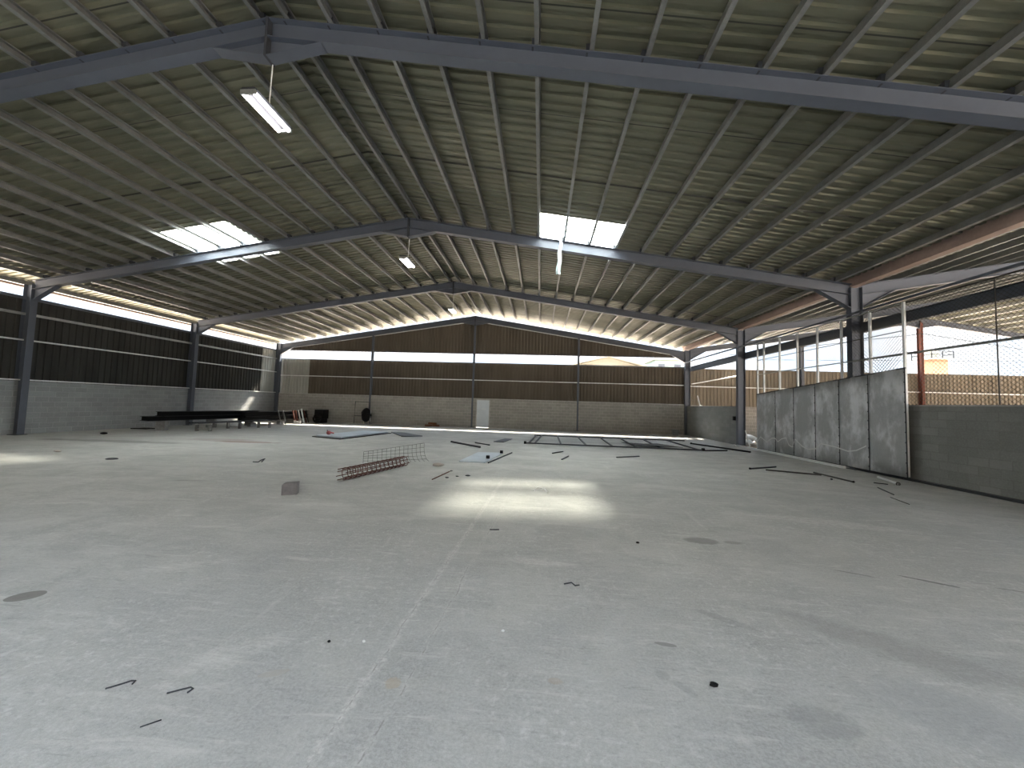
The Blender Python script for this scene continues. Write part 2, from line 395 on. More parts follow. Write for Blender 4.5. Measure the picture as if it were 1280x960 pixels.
for x, nm in ((-12.0, 'left of the rear door, behind the black bundle'), (RC, 'under the main ridge, just left of the white door'), (2.50, 'midway between the white door and the rear right corner')):
    column('gable_column', x, YB - .0, 7.45 - SL * abs(x - RC), 'slender grey gable column ' + nm, 'gable columns', .18, .12, turned=True)
column('gable_column', 16.85, YB, HR - SL * abs(16.85 - RC2) - .3, 'grey gable column of the neighbouring span, seen between gate posts', 'gable columns', .26, .16, turned=True)
column('gable_column', RC2, YB, HR - .3, 'rust red gable column under the ridge of the neighbouring span', 'gable columns', .26, .16, mat='rustcol', turned=True)

PUR_R = [.30] + [1.07 + .845 * i for i in range(16)]
PUR_L = [.14] + [.90 + .858 * i for i in range(16)]
def rafter(xr, s, k, drop, label, depth=.33, half=14.35, cleats=(), knee=True, lap=True):
    """I-section rafter from ridge xr going towards side s (+1 right, -1 left)"""
    y = YF[k]; top = HR - drop
    e = empty('roof_rafter', (xr, y, top), label, 'rafter', 'roof rafters')
    d = Vector((s, 0, -SL)).normalized(); up = Vector((-d.z * s, 0, d.x * s)).normalized()
    if up.z < 0: up = -up
    p0 = -up * depth / 2; ln = (half - .12) / abs(d.x)
    MB().extrude(i_section(.2, depth), p0, p0 + d * ln, (0, 1, 0), up).build('beam', M['paint'], e)
    # apex haunch: tapered web with bottom flange
    hb = -.66; xx = .95
    tz = -SL * xx - depth * 1.01
    if lap:
        m = MB().extrude([(0.01 * s, -depth * 1.0), (xx * s, tz), (0.01 * s, hb)], (0, -.006, 0), (0, .006, 0), (1, 0, 0), (0, 0, 1))
        m.bar((xx * s, 0, tz), (0.01 * s, 0, hb), .2, .014)
        m.build('apex_haunch', M['paint'], e)
        MB().box(min(0, .02 * s), max(0, .02 * s), -.11, .11, hb - .02, .0).build('end_plate', M['paint_d'], e)
    if knee:
        X1 = half - .17; x0 = X1 - .95
        m = MB().extrude([(x0 * s, -SL * x0 - depth), (X1 * s, -SL * X1 - depth), (X1 * s, -SL * X1 - depth - .42)], (0, -.006, 0), (0, .006, 0), (1, 0, 0), (0, 0, 1))
        m.bar((x0 * s, 0, -SL * x0 - depth - .005), (X1 * s, 0, -SL * X1 - depth - .42), .18, .014)
        m.build('eave_haunch', M['paint'], e)
    for c in cleats:
        MB().box(c * s - .045, c * s + .045, -.07, .07, 0, .15, None).build('cleat', M['paint_d'], e).location = (0, 0, -SL * c - .01)
    return e
for k in range(1, 6):
    dr = .20 if k == 5 else 0
    rafter(RC, -1, k, dr, 'blue grey steel rafter on the left slope ' + FN[k], cleats=PUR_L if k in (2, 3, 4) else ())
    rafter(RC, 1, k, dr, 'blue grey steel rafter on the right slope ' + FN[k], cleats=PUR_R if k in (2, 3, 4) else ())
    if k >= 2:
        rafter(RC2, -1, k, 0, 'grey steel rafter rising over the neighbouring span, ' + FN[k], cleats=PUR_L[7:] if k in (3, 4) else ())
rafter(RC2, 1, 5, 0, 'far grey steel rafter falling away from the neighbouring ridge', knee=False)

# purlins: lipped channels laid along the building
def purlin_mesh():
    t = .006; w = .07; d = .16; l = .022
    pr = [(0, 0), (w, 0), (w, l), (w - t, l), (w - t, t), (t, t), (t, d - t), (w - t, d - t), (w - t, d - l), (w, d - l), (w, d), (0, d)]
    y0, y1 = -5.7, YB + .8
    me = MB().extrude(pr, (0, y0, 0), (0, y1, 0), (1, 0, 0), (0, 0, 1))
    o = me.build('roof_purlin', M['purlin']); return o
pm = None
def purlin(xr, s, off, label, first=False):
    global pm
    if pm is None: o = pm = purlin_mesh()
    else: o = pm.copy(); C.objects.link(o)
    o.location = (xr + s * off, 0, HR - SL * off + .004)
    o.rotation_euler = (0, math.atan(SL) * s, 0) if s > 0 else (0, -math.atan(SL), math.pi * 0)
    if s < 0: o.scale = (1, 1, 1); o.location.x -= .07
    tag(o, label, 'purlin', 'roof purlins'); return o
for i, q in enumerate(PUR_R):
    purlin(RC, 1, q, f'galvanised purlin, {ORD[i]} down from the ridge on the right slope')
for i, q in enumerate(PUR_L):
    purlin(RC, -1, q, f'galvanised purlin, {ORD[i]} down from the ridge on the left slope')
purlin(RC, -1, 14.88, 'pale eave purlin along the open top of the left wall')
for i, q in enumerate(PUR_L):
    purlin(RC2, -1, q, f'galvanised purlin, {ORD[i]} down from the ridge of the neighbouring span')
for i, q in enumerate(PUR_R[:9]):
    purlin(RC2, 1, q, f'galvanised purlin, {ORD[i]} down on the far slope of the neighbouring span')

# ------------------------------------------------------------------ roof sheets with openings for the skylights
SKY_Y = (10.8, 13.275)     # multiples of the rib pitch
def roof_slope(xr, s, x_end, holes, name):
    def P(off):
        return lambda y, h: (xr + s * off, y, HR + ROOF - SL * off + h)
    mb = MB(); y0, y1 = (-5.85 if xr == RC else 1.0), YB + .85  # sheets stop short out of view, shaped to let overhead light in
    if not holes: ribbed(mb, y0, y1, P(0), P(x_end))
    else:
        a, b_ = holes
        ribbed(mb, y0, SKY_Y[0], P(0), P(x_end)); ribbed(mb, SKY_Y[1], y1, P(0), P(x_end))
        ribbed(mb, SKY_Y[0], SKY_Y[1], P(0), P(a)); ribbed(mb, SKY_Y[0], SKY_Y[1], P(b_), P(x_end))
    o = mb.build(name, M['roof']); tag(o, kind='structure')
    if holes:
        mb = MB(); ribbed(mb, SKY_Y[0], SKY_Y[1], P(holes[0]), P(holes[1]))
        return mb
HOLE_R = (4.55, 7.02); HOLE_L = (5.60, 8.05)
mb = roof_slope(RC, 1, 14.29, HOLE_R, 'ceiling')
tag(mb.build('skylight', M['skylight']), 'bright translucent roof panel on the right slope above the floor light patch', 'skylight', 'roof skylights')
mb = roof_slope(RC, -1, 15.15, HOLE_L, 'ceiling')
tag(mb.build('skylight', M['skylight']), 'bright translucent roof panel on the left slope', 'skylight', 'roof skylights')
roof_slope(RC2, -1, 14.29, None, 'ceiling_neighbour')
roof_slope(RC2, 1, 14.9, None, 'ceiling_neighbour')
# ridge capping and valley gutter
o = MB().extrude([(-.35, -.35 * SL), (0, 0), (.35, -.35 * SL), (.35, -.35 * SL + .01), (0, .012), (-.35, -.35 * SL + .01)], (RC, -5.7, HR + ROOF + .04), (RC, YB + .55, HR + ROOF + .04), (1, 0, 0), (0, 0, 1)).build('trim_1', M['roof']); tag(o, kind='structure')
o = MB().extrude([(-.14, .30), (-.12, 0), (.12, 0), (.14, .30), (.13, .30), (.11, .012), (-.11, .012), (-.13, .30)], (B, -5.7, HE - .06), (B, YB + .5, HE - .06), (1, 0, 0), (0, 0, 1)).build('valley_gutter', M['gutter'])
tag(o, 'brownish valley gutter along the top of the right hand columns', 'gutter')
o = MB().extrude([(-.07, -.06), (.07, -.06), (.07, .06), (.06, .06), (.06, -.05), (-.06, -.05), (-.06, .06), (-.07, .06)], (A - .86, -5.7, HE - .06), (A - .86, YB + .5, HE - .06), (1, 0, 0), (0, 0, 1)).build('eave_gutter', M['gutter'])
tag(o, 'pinkish eave gutter along the left edge of the roof', 'gutter')

# ------------------------------------------------------------------ girts and rails
def girt(name, p, q, w, h, mat, label, cat='girt', group='wall girts'):
    o = MB().bar(p, q, w, h).build(name, M[mat]); return tag(o, label, cat, group)
girt('wall_girt', (A - .15, -11.9, 5.06), (A - .15, YB, 5.06), .07, .10, 'paint', 'dark top rail of the left wall cladding below the open strip')
girt('wall_girt', (A - .15, -11.9, 4.46), (A - .15, YB, 4.46), .07, .09, 'galv', 'upper grey girt along the left wall')
girt('wall_girt', (A - .13, -11.9, 3.49), (A - .13, YB, 3.49), .09, .05, 'galv_b', 'bright middle girt along the left wall')
girt('wall_girt', (A - .13, -11.9, 2.01), (A - .13, YB, 2.01), .14, .045, 'galv_b', 'bright lower girt on top of the left block wall')
girt('wall_girt', (A, YB + .12, 3.27), (B, YB + .12, 3.27), .09, .05, 'galv_b', 'bright girt across the rear wall cladding')
girt('wall_girt', (A, YB + .14, 4.47), (B, YB + .14, 4.47), .07, .05, 'paint', 'dark rail along the lower edge of the rear open strip')
girt('wall_girt', (A, YB + .14, 5.13), (B, YB + .14, 5.13), .07, .06, 'paint', 'dark rail along the upper edge of the rear open strip')
girt('wall_girt', (A, YB + .11, 1.99), (B, YB + .11, 1.99), .12, .03, 'galv', 'thin girt on top of the rear block wall')
girt('wall_girt', (RC, YB + .1, 7.40), (A + .5, YB + .1, 7.40 - SL * 13.7), .06, .04, 'galv_b', 'thin sloping girt under the left half of the rear gable')
girt('wall_girt', (RC, YB + .1, 7.40), (B - .5, YB + .1, 7.40 - SL * 13.7), .06, .04, 'galv_b', 'thin sloping girt under the right half of the rear gable')
girt('wall_girt', (B + .2, YB + .12, 3.22), (RC2 + 15, YB + .12, 3.22), .09, .05, 'galv_b', 'bright girt across the neighbouring rear wall')
o = MB().extrude(i_section(.17, .30), (B + .22, -11.9, 4.35), (B + .22, YB, 4.35), (1, 0, 0), (0, 0, 1)).build('tie_beam', M['paint'])
tag(o, 'heavy dark beam running along the right hand columns below the gutter', 'beam')
o = MB().tube([(B + .2, YB - .2, 3.35), (12.9, YB - .2, 3.98)], .035, 8).build('brace_rod', M['galv_b']); tag(o, 'pale diagonal brace on the neighbouring rear wall', 'brace')
o = MB().tube([(B, YB + .1, 5.02), (RC2 + 12, YB + .1, 5.40)], .014, 5).build('stay_wire', M['wire']); tag(o, 'thin straight wire above the neighbouring cladding', 'wire')
o = MB().tube([(B + 2.5, YB - .2, 6.2 - .9), (RC2, YB - .2, HR - 1.05), (RC2 + 12, YB - .2, HR - 1.05 - SL * 12)], .02, 5).build('stay_wire', M['wire']); tag(o, 'thin peaked wire under the neighbouring gable frame', 'wire')

# ------------------------------------------------------------------ rear door
d = empty('door_1', (-3.95, YB + .03, 0), None, None, kind='structure'); del_keys = None
MB().box(-.47, -.42, -.05, .12, 0, 1.93).box(.42, .47, -.05, .12, 0, 1.93).box(-.42, .42, -.05, .12, 1.88, 1.93).build('door_frame', M['galv'], d)
lf = MB().box(-.42, .42, -.03, .02, .015, 1.88).build('door_leaf', M['doorp'], d, bevel=.004)
for z0, z1 in ((.15, .60), (.70, 1.15), (1.25, 1.75)):
    MB().box(-.30, .30, -.04, -.028, z0, z1).build('door_panel', M['doorp'], lf, bevel=.006)
MB().tube([(-.35, -.03, .98), (-.35, -.08, .98), (-.25, -.08, .98)], .011, 8).build('door_handle', M['galv_b'], lf)
MB().box(-.12, .22, -.047, -.039, 1.27, 1.30).build('door_plate', M['galv_b'], lf)

# ------------------------------------------------------------------ sliding gate in the right wall
GX = B - .22
g = empty('sliding_gate', (GX, 10.33, 0), 'tall sliding gate with grey sheet metal below and chain link mesh above', 'gate')
PY_ = [16.88, 16.42, 15.38, 14.36, 13.37, 12.35, 11.33, 10.33]
def ztop(y): return 2.42 + (16.87 - y) / 6.6 * .49
for i, y in enumerate(PY_):
    MB().box(-.025, .025, y - 10.33 - .028, y - 10.33 + .028, .06, 4.66).build('gate_post', M['galv_b'], g)
ed = [16.90, 15.61, 14.53, 13.45, 12.43, 11.38, 10.29]
for a, b_ in zip(ed[:-1], ed[1:]):
    ya, yb = a - 10.33 - .004, b_ - 10.33 + .004; n = 14; mz = 6
    vs = []; fs = []
    for i in range(n + 1):
        for j in range(mz + 1):
            y = ya + (yb - ya) * i / n; z = .09 + (ztop(y + 10.33) - .09) * j / mz
            e_ = min(i, n - i) / n
            x = -.032 - .02 * math.sin(math.pi * i / n) * (.6 + .4 * math.sin(j * 1.7 + a * 3))
            vs.append((x, y, z))
    for i in range(n):
        for j in range(mz):
            q = i * (mz + 1) + j; fs.append((q, q + 1, q + mz + 2, q + mz + 1))
    sh = MB().add(vs, fs).build('gate_sheet', M['sheet'], g, smooth=True)
    m = sh.modifiers.new('thick', 'SOLIDIFY'); m.thickness = .004
    # screw strip along the seam with evenly set screws
    z = .2
    while z < ztop(b_) - .05:
        MB().tube([(-.036, yb + .02, z), (-.050, yb + .02, z)], .020, 6).build('screw', M['dark'], sh); z += .26
    MB().box(-.040, -.030, yb, yb + .03, .09, ztop(b_)).build('seam_strip', M['dark'], sh)
    # folded-over top edge
    MB().bar((-.03, ya, ztop(a)), (-.03, yb, ztop(b_)), .03, .035).build('top_fold', M['dark'], sh)
# wavy chalk-like water line low on the sheets
def wav(y):
    t = (16.9 - y)
    pts = [(0, .36), (.15, .44), (.3, .60), (.55, .50), (.75, .42), (1.1, .62), (1.3, .62), (1.45, .50), (1.7, .64), (1.95, .70), (2.1, .45), (2.3, .38), (2.45, .70), (2.8, .48), (3.1, .40), (3.5, .47), (3.7, .66), (4.3, .62), (4.8, .54), (5.1, .60), (5.5, .80)]
    for (a, za), (b2, zb) in zip(pts[:-1], pts[1:]):
        if a <= t <= b2: return za + (zb - za) * (t - a) / (b2 - a)
    return .8
mb = MB(); n = 140; vs = []; 
for i in range(n + 1):
    y = 16.86 - 5.4 * i / n; z = wav(y); x = -.066
    vs += [(x, y - 10.33, z - .018), (x, y - 10.33, z + .018), (x + .003, y - 10.33, z + .018), (x + .003, y - 10.33, z - .018)]
fs = []
for i in range(n):
    for a in range(4): fs.append((4 * i + a, 4 * i + (a + 1) % 4, 4 * i + 4 + (a + 1) % 4, 4 * i + 4 + a))
tag(mb.add(vs, fs).build('chalk_line', M['white'], g), 'pale wavy line low on the gate sheets')
for z, rr in ((4.64, .025), (3.9, .012), (3.28, .02)):
    MB().tube([(0, 0, z), (0, 6.55, z)], rr, 6).build('gate_rail', M['wire'] if rr < .02 else M['galv'], g)
MB().box(-.03, .03, -.03, 6.58, .06, .10).build('bottom_rail', M['dark'], g)
def chain(mb, x, y0, y1, z0, z1, s=.10, r=.0048):
    H = z1 - z0; W = y1 - y0; k = -H
    while k < W:
        for sg in (1, -1):
            a, b_ = (k, k + H)
            ta = max(0, -a); tb = min(H, W - a)
            if tb > ta:
                ya_, yb_ = y0 + a + ta, y0 + a + tb
                if sg > 0: p, q = (x, ya_, z0 + ta), (x, yb_, z0 + tb)
                else: p, q = (x + .004, ya_, z1 - ta), (x + .004, yb_, z1 - tb)
                mb.tube([p, q], r, 3, caps=False)
        k += s
mb = MB(); chain(mb, 0.03, 0, 6.55, 2.6, 4.62); mb.build('chain_link_mesh', M['wire'], g)
tr = MB().box(GX - .15, GX - .055, 12.2, 18.4, .0, .075).build('gate_track', M['white'])
tag(tr, 'white floor track under the sliding gate', 'rail')
o = MB().box(GX - .03, GX + .03, -2, YB - .3, 4.71, 4.77).build('gate_guide_rail', M['paint']); tag(o, 'thin dark guide rail above the sliding gate posts', 'rail')
o = empty('chain_link_fence', (B + .07, 6, 1.95), 'chain link fence standing on the right block wall', 'fence')
mb = MB(); chain(mb, 0, -4.5, 6.0, 0, 2.75); mb.build('chain_link_mesh', M['wire'], o)
MB().tube([(0, -8, 1.38), (0, 6.0, 1.38)], .032, 8).build('fence_rail', M['galv'], o)
MB().tube([(0, -8, 2.76), (0, 6.0, 2.76)], .02, 6).build('fence_rail', M['wire'], o)
for y in (2.63, -.5, -3.5): MB().tube([(0, y, 0), (0, y, 2.78)], .013 if y > 2 else .025, 6).build('fence_post', M['wire'], o)

# ------------------------------------------------------------------ twin tube lamps on cords
def lamp():
    e = empty('tube_lamp', (0, 0, 0), 'x', 'lamp', 'hanging twin tube lamps')
    MB().extrude([(-.15, .02), (-.12, .0), (.12, .0), (.15, .02), (.10, .06), (-.10, .06)], (0, -.42, 0), (0, .42, 0), (1, 0, 0), (0, 0, 1)).build('lamp_body', M['dark'], e)
    for x in (-.092, .092):
        MB().tube([(x, -.40, -.03), (x, .40, -.03)], .034, 10).build('lamp_tube', M['tube'], e, smooth=True)
    for y in (-.41, .41): MB().box(-.13, .13, y - .015, y + .015, -.055, .02).build('end_cap', M['galv'], e)
    MB().tube([(0.02, 0, .06), (.06, -.03, .82)], .009, 6).build('cord', M['white'], e)
    return e
lp = None
for k, lab in ((2, 'lit twin tube lamp hanging from the nearest roof frame'), (3, 'lit twin tube lamp hanging from the second roof frame'), (4, 'lit twin tube lamp hanging near the rear gable')):
    e = lamp() if lp is None else copy_tree(lp)
    if lp is None: lp = e
    e.location = (RC - .05, YF[k] + .10, 6.48); e['label'] = lab

# hanging strip of clear film below the skylight
mb = MB(); vs = []; fs = []; n = 10
for i in range(n + 1):
    z = 7.05 - 1.12 * i / n; x = .52 - .006 * i + .02 * math.sin(i * 1.3); w = .045 + .025 * (i / n)
    for sx, yy in ((-w, .03), (0, -.03), (w, .03)): vs.append((x + sx, 11.86 + yy * (1 + .3 * math.sin(i)), z))
for i in range(n):
    for j in range(2): q = i * 3 + j; fs.append((q, q + 1, q + 4, q + 3))
o = mb.add(vs, fs).build('plastic_strip', M['film']); m = o.modifiers.new('thick', 'SOLIDIFY'); m.thickness = .004
tag(o, 'pale plastic strip hanging from a purlin beside the right skylight', 'strip')

# ------------------------------------------------------------------ black steel beams stacked at the left
def ibeam(name, p, q, w, d, label, group, mat='black'):
    p, q = Vector(p), Vector(q); mid = (p + q) / 2; dr = (q - p).normalized(); L = (q - p).length
    up = Vector((0, 0, 1)); a = dr.cross(up).normalized(); b_ = a.cross(dr)
    o = MB().extrude(i_section(w, d, d * .07, d * .05), -dr * L / 2, dr * L / 2, a, b_).build(name, M[mat]); o.location = mid
    return tag(o, label, 'beam', group)
def at(f, a, b_): return tuple(a[i] + (b_[i] - a[i]) * f for i in range(3))
GRP = 'black steel beams stacked by the left wall'
ibeam('steel_beam', (-17.1, 14.9, .535), (-16.3, 20.4, .535), .2, .19, 'long black steel beam at the bottom front of the left stack', GRP)
ibeam('steel_beam', (-17.35, 15.0, .535), (-16.55, 20.5, .535), .2, .19, 'black steel beam at the bottom middle of the left stack', GRP)
ibeam('steel_beam', (-17.6, 15.1, .535), (-16.8, 20.6, .535), .2, .19, 'black steel beam at the bottom rear of the left stack', GRP)
ibeam('steel_beam', (-17.05, 15.5, .735), (-16.32, 20.3, .735), .2, .20, 'black steel beam on top of the left stack, front one', GRP)
ibeam('steel_beam', (-17.3, 15.6, .735), (-16.57, 20.5, .735), .2, .20, 'black steel beam on top of the left stack, middle one', GRP)
ibeam('steel_beam', (-17.55, 15.7, .735), (-16.82, 20.6, .735), .2, .20, 'black steel beam on top of the left stack, rear one', GRP)
def hollow_block():
    m = MB(); L, W, H, t = .20, .10, .2, .03
    m.box(-L, L, -W, -W + t, 0, H).box(-L, L, W - t, W, 0, H)
    for x0, x1 in ((-L, -L + t), (-t / 2, t / 2), (L - t, L)): m.box(x0, x1, -W + t, W - t, 0, H)
    return m
hb = None
def cblock(x, y, z, label, rz=0., ry=0., group='concrete blocks under the steel', mat='conc'):
    global hb
    if hb is None: hb = hollow_block().build('concrete_block', M[mat], bevel=.004); o = hb
    else: o = hb.copy(); C.objects.link(o)
    o.location = (x, y, z); o.rotation_euler = (0, ry, rz); return tag(o, label, 'block', group)
# stack supports: two blocks high on their ends
for i, (x, y, lab) in enumerate(((-17.1, 15.55, 'nearest the camera'), (-16.93, 17.9, 'in the middle'), (-16.6, 20.0, 'at the far end'))):
    for j in range(2):
        cblock(x, y, .22 * j if j == 0 else .215, f'grey concrete block under the left beam stack {lab}, ' + ('lower one' if j == 0 else 'upper one'), .15)
# low trestles of light section in front, with thin bars lying across
TG = 'low steel trestles in front of the black beams'
for i, (x, y, lab) in enumerate(((-15.4, 15.9, 'low pale steel trestle at the front of the thin bars'), (-15.5, 17.7, 'low pale steel trestle under the middle of the thin bars'), (-14.75, 18.8, 'low pale steel trestle at the rear of the thin bars'))):
    e = empty('trestle', (x, y, 0), lab, 'trestle', TG, .3)
    MB().box(-.32, .32, -.03, .03, .30, .36).build('top_rail', M['galv'], e)
    for sx in (-.26, .26): MB().box(sx - .035, sx + .035, -.09, .09, 0, .30).build('leg', M['conc'], e)
    MB().box(-.3, .3, -.02, .02, .08, .11).build('stretcher', M['galv'], e)
BG = 'thin bars lying on the trestles'
for i, (dx, lab) in enumerate(((-.22, 'thin dark steel bar on the trestles, nearest the beam stack'), (-.05, 'thin dark steel bar on the trestles, second from the beam stack'), (.1, 'thin dark steel bar on the trestles, third from the beam stack'), (.24, 'thin dark steel bar on the trestles, nearest the open floor'))):
    o = MB().bar((-15.5 + dx, 15.5, .385), (-14.95 + dx, 19.3, .385), .06, .05).build('steel_bar', M['dark']); tag(o, lab, 'bar', BG)
# second stack towards the rear corner
GR2 = 'black steel beams stacked near the rear corner'
for r_ in range(2):
    for c_ in range(3):
        ibeam('steel_beam', (-16.0 - .27 * c_, 18.9 + .1 * c_, .42 + .25 * r_), (-16.0 - .27 * c_, 24.3 + .1 * c_, .42 + .25 * r_), .22, .24,
              'black steel beam of the rear corner stack, ' + ('top' if r_ else 'bottom') + ' row, ' + ('front', 'middle', 'rear')[c_], GR2)
for x, y, lab in ((-15.95, 19.4, 'near end'), (-15.9, 21.6, 'middle'), (-15.95, 23.9, 'far end')):
    cblock(x, y, .0, f'grey concrete block under the rear corner stack at its {lab}', 1.57); hb_ = None
# planks and sections leaning on the stack
PL = 'planks and sections leaning on the rear stack'
for i, (y, m_, wdt, lab) in enumerate(((21.2, 'galv', .05, 'thin grey section leaning on the rear stack, nearest the camera'), (21.6, 'galv', .06, 'thin grey section leaning on the rear stack, second from the camera'),
                                     (22.5, 'rust', .07, 'reddish plank leaning on the rear stack, left of the other reds'), (22.75, 'rust', .10, 'wide dark red plank leaning on the rear stack'),
                                     (23.05, 'white', .07, 'white plank leaning on the rear stack, lower one'), (23.35, 'white', .08, 'white plank leaning on the rear stack, taller one'),
                                     (23.6, 'rust', .05, 'thin reddish plank leaning on the rear stack past the white ones'), (23.85, 'wire', .06, 'dull grey section leaning at the far end of the rear stack'))):
    o = MB().bar((-15.55, y, 0.02), (-15.80, y + .02, .95 if 'taller' in lab else .86), wdt, .03, (0, 1, 0)).build('leaning_plank', M[m_]); tag(o, lab, 'plank', PL)
o = MB().box(-.30, .30, -.35, .35, .28, .90).box(-.26, .26, -.3, .3, 0, .28).build('black_crate', M['black'], bevel=.02); o.location = (-14.98, 24.35, 0)
tag(o, 'black crate at the end of the rear corner stack', 'crate')
tw = MB(); pts = [(math.cos(t) * .24, 0, .30 + math.sin(t) * .24) for t in [2 * math.pi * i / 20 for i in range(21)]]
o = tw.tube(pts, .07, 8, caps=False).build('tyre', M['black'], smooth=True); o.location = (-14.92, 23.75, 0.01); tag(o, 'black tyre standing against the crate in the rear corner', 'tyre')
cblock(-15.35, 22.4, 0, 'grey concrete block standing in front of the leaning planks', .2)

# ------------------------------------------------------------------ things along the rear wall
e = empty('pipe_frame', (-12.45, YB - .35, 0), 'thin dark pipe frame standing by the rear wall behind the black bundle', 'frame')
MB().tube([(-.5, 0, 0), (-.45, 0, 1.53), (.55, .05, 1.5), (.58, .05, 0)], .025, 8).build('hoop', M['dark'], e)
MB().tube([(-.48, 0, .55), (.57, .05, .52)], .02, 6).build('cross_bar', M['dark'], e)
def lumpy(name, rad, squash, mat, seed, lat=8, lon=12, rough=.2):
    rnd = random.Random(seed); vs = []; fs = []
    for i in range(lat + 1):
        th = math.pi * i / lat
        for j in range(lon):
            ph = 2 * math.pi * j / lon
            r = 1 + rnd.uniform(-rough, rough) * math.sin(th)
            vs.append((rad * r * math.sin(th) * math.cos(ph) * squash[0], rad * r * math.sin(th) * math.sin(ph) * squash[1], rad * (1 - math.cos(th)) * squash[2]))
    for i in range(lat):
        for j in range(lon):
            fs.append((i * lon + j, i * lon + (j + 1) % lon, (i + 1) * lon + (j + 1) % lon, (i + 1) * lon + j))
    return MB().add(vs, fs).build(name, mat, smooth=True)
e = empty('hooded_machine', (-11.88, YB - .75, 0), 'black covered machine standing on a pale stand by the rear wall', 'machine')
b_ = lumpy('cover', .36, (.95, .8, 1.36), M['black'], 3, rough=.1); b_.parent = e; b_.location = (0, 0, .14)
for sx in (-.18, .18): MB().tube([(sx, 0, 0), (sx * .9, 0, .3)], .035, 8).build('leg', M['rubble'], e)
MB().tube([(.30, -.05, .2), (.32, -.02, .98)], .02, 6).build('handle_bar', M['galv_b'], e)
for i, (x, y, z, ln, lab) in enumerate(((-7.55, 24.7, .06, .5, 'orange brown timber offcut on the floor by the rear wall, left one'), (-7.15, 24.75, .07, .45, 'orange brown timber offcut by the rear wall, right one'), (-7.3, 24.72, .20, .6, 'orange brown timber offcut lying across two others'))):
    o = MB().box(-ln / 2, ln / 2, -.08, .08, -.06, .06).build('timber_offcut', M['brownbox'], bevel=.008); o.location = (x + (.1 if i == 1 else 0), y, z); o.rotation_euler = (0, 0, .2 - .3 * i); tag(o, lab, 'timber', 'timber offcuts by the rear wall')
e = empty('bucket', (8.62, 24.4, 0), 'grey bucket on the floor in the rear right corner', 'bucket')
MB().tube([(0, 0, 0), (0, 0, .03), (0, 0, .36), (0, 0, .38)], [.17, .18, .22, .23], 16).build('pail', M['bucket'], e, smooth=False)
MB().tube([(-.22, 0, .36), (-.2, -.14, .22), (0, -.24, .17), (.2, -.14, .22), (.22, 0, .36)], .008, 5).build('handle', M['wire'], e)
o = MB().box(-.05, .05, -.07, .07, -.1, .1).build('switch_box', M['black'], bevel=.01); o.location = (B - .05, 19.2, 1.3); tag(o, 'small black switch box on the right block wall beside the gate column', 'switch')
o = MB().bar((0, .35, .62), (0, 0, .0), .04, .09).bar((0, 0, .02), (0, -.3, 0), .05, .05).build('metal_bracket', M['galv_b']); o.location = (B + .05, 23.4, 1.92); tag(o, 'white bent bracket standing on top of the right block wall', 'bracket')

# ------------------------------------------------------------------ sheets and steel lying on the floor
def slab(name, quad, z, th, mat, label, cat, parent=None):
    n = len(quad); cx = sum(p[0] for p in quad) / n; cy = sum(p[1] for p in quad) / n
    m = MB().add([(x - cx, y - cy, 0) for x, y in quad] + [(x - cx, y - cy, th) for x, y in quad], [tuple(range(n - 1, -1, -1)), tuple(range(n, 2 * n))] + [(i, (i + 1) % n, (i + 1) % n + n, i + n) for i in range(n)])
    o = m.build(name, M[mat]); o.location = (cx, cy, z); return tag(o, label, cat)
slab('metal_sheet', [(-9.63, 15.34), (-8.21, 14.8), (-7.65, 18.2), (-9.1, 18.6)], .03, .05, 'sheetblue', 'blue grey metal sheet lying flat in front of the rear wall', 'sheet')
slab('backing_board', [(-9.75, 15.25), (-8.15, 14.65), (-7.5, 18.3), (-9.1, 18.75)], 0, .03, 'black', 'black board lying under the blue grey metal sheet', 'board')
slab('dark_sheet', [(-7.75, 18.85), (-7.0, 18.75), (-5.58, 17.35), (-6.35, 16.75)], 0, .035, 'dark', 'dark steel sheet lying on the floor right of the blue grey sheet', 'sheet')
slab('metal_sheet', [(-2.25, 10.35), (-1.5, 10.3), (-1.2, 12.5), (-2.05, 12.4)], .0, .02, 'sheetblue', 'pale blue sheet lying on the floor behind the bright patch', 'sheet')
e = empty('red_tool', (-9.25, 15.65, .08), 'small red power tool lying on the blue grey metal sheet', 'tool')
b_ = lumpy('tool_body', .09, (1.2, .8, 1.0), M['red'], 5, rough=.1); b_.parent = e
MB().tube([(.04, 0, .12), (.22, .03, .07)], .03, 8).build('handle', M['red'], e)
MB().tube([(-.03, 0, .12), (-.08, 0, .2)], .02, 8).build('nozzle', M['dark'], e)
def rod(name, p, q, r, mat, label, cat='bar', group=None, ends=False):
    P, Q = Vector((p[0], p[1], r)), Vector((q[0], q[1], r)); mid = (P + Q) / 2
    o = MB().tube([P - mid, Q - mid], r, 8).build(name, M[mat]); o.location = mid
    if ends: MB().tube([P - mid, (P - mid) * .985], r * 1.5, 8).build('end_cap', M['black'], o)
    return tag(o, label, cat, group)
FB = 'steel bars scattered on the floor'
rod('steel_bar', (-3.66, 15.22), (-2.2, 13.7), .035, 'dark', 'long dark steel bar on the floor behind the pale blue sheet', group=FB)
rod('steel_bar', (-2.66, 15.27), (-1.97, 14.61), .025, 'dark', 'short dark steel bar on the floor left of the ladder frame', group=FB)
rod('steel_bar', (-1.40, 10.25), (-.93, 12.6), .02, 'dark', 'thin dark bar along the right edge of the pale blue sheet', group=FB)
for i, (x, y) in enumerate(((-1.52, 11.0), (-1.25, 12.3))):
    o = MB().tube([(-.05, 0, .05), (.05, 0, .05)], .05, 12).build('castor', M['black']); o.location = (x, y, .02); tag(o, 'black castor on the pale blue sheet, ' + ('nearer' if i == 0 else 'farther') + ' one', 'castor', 'castors on the pale blue sheet')
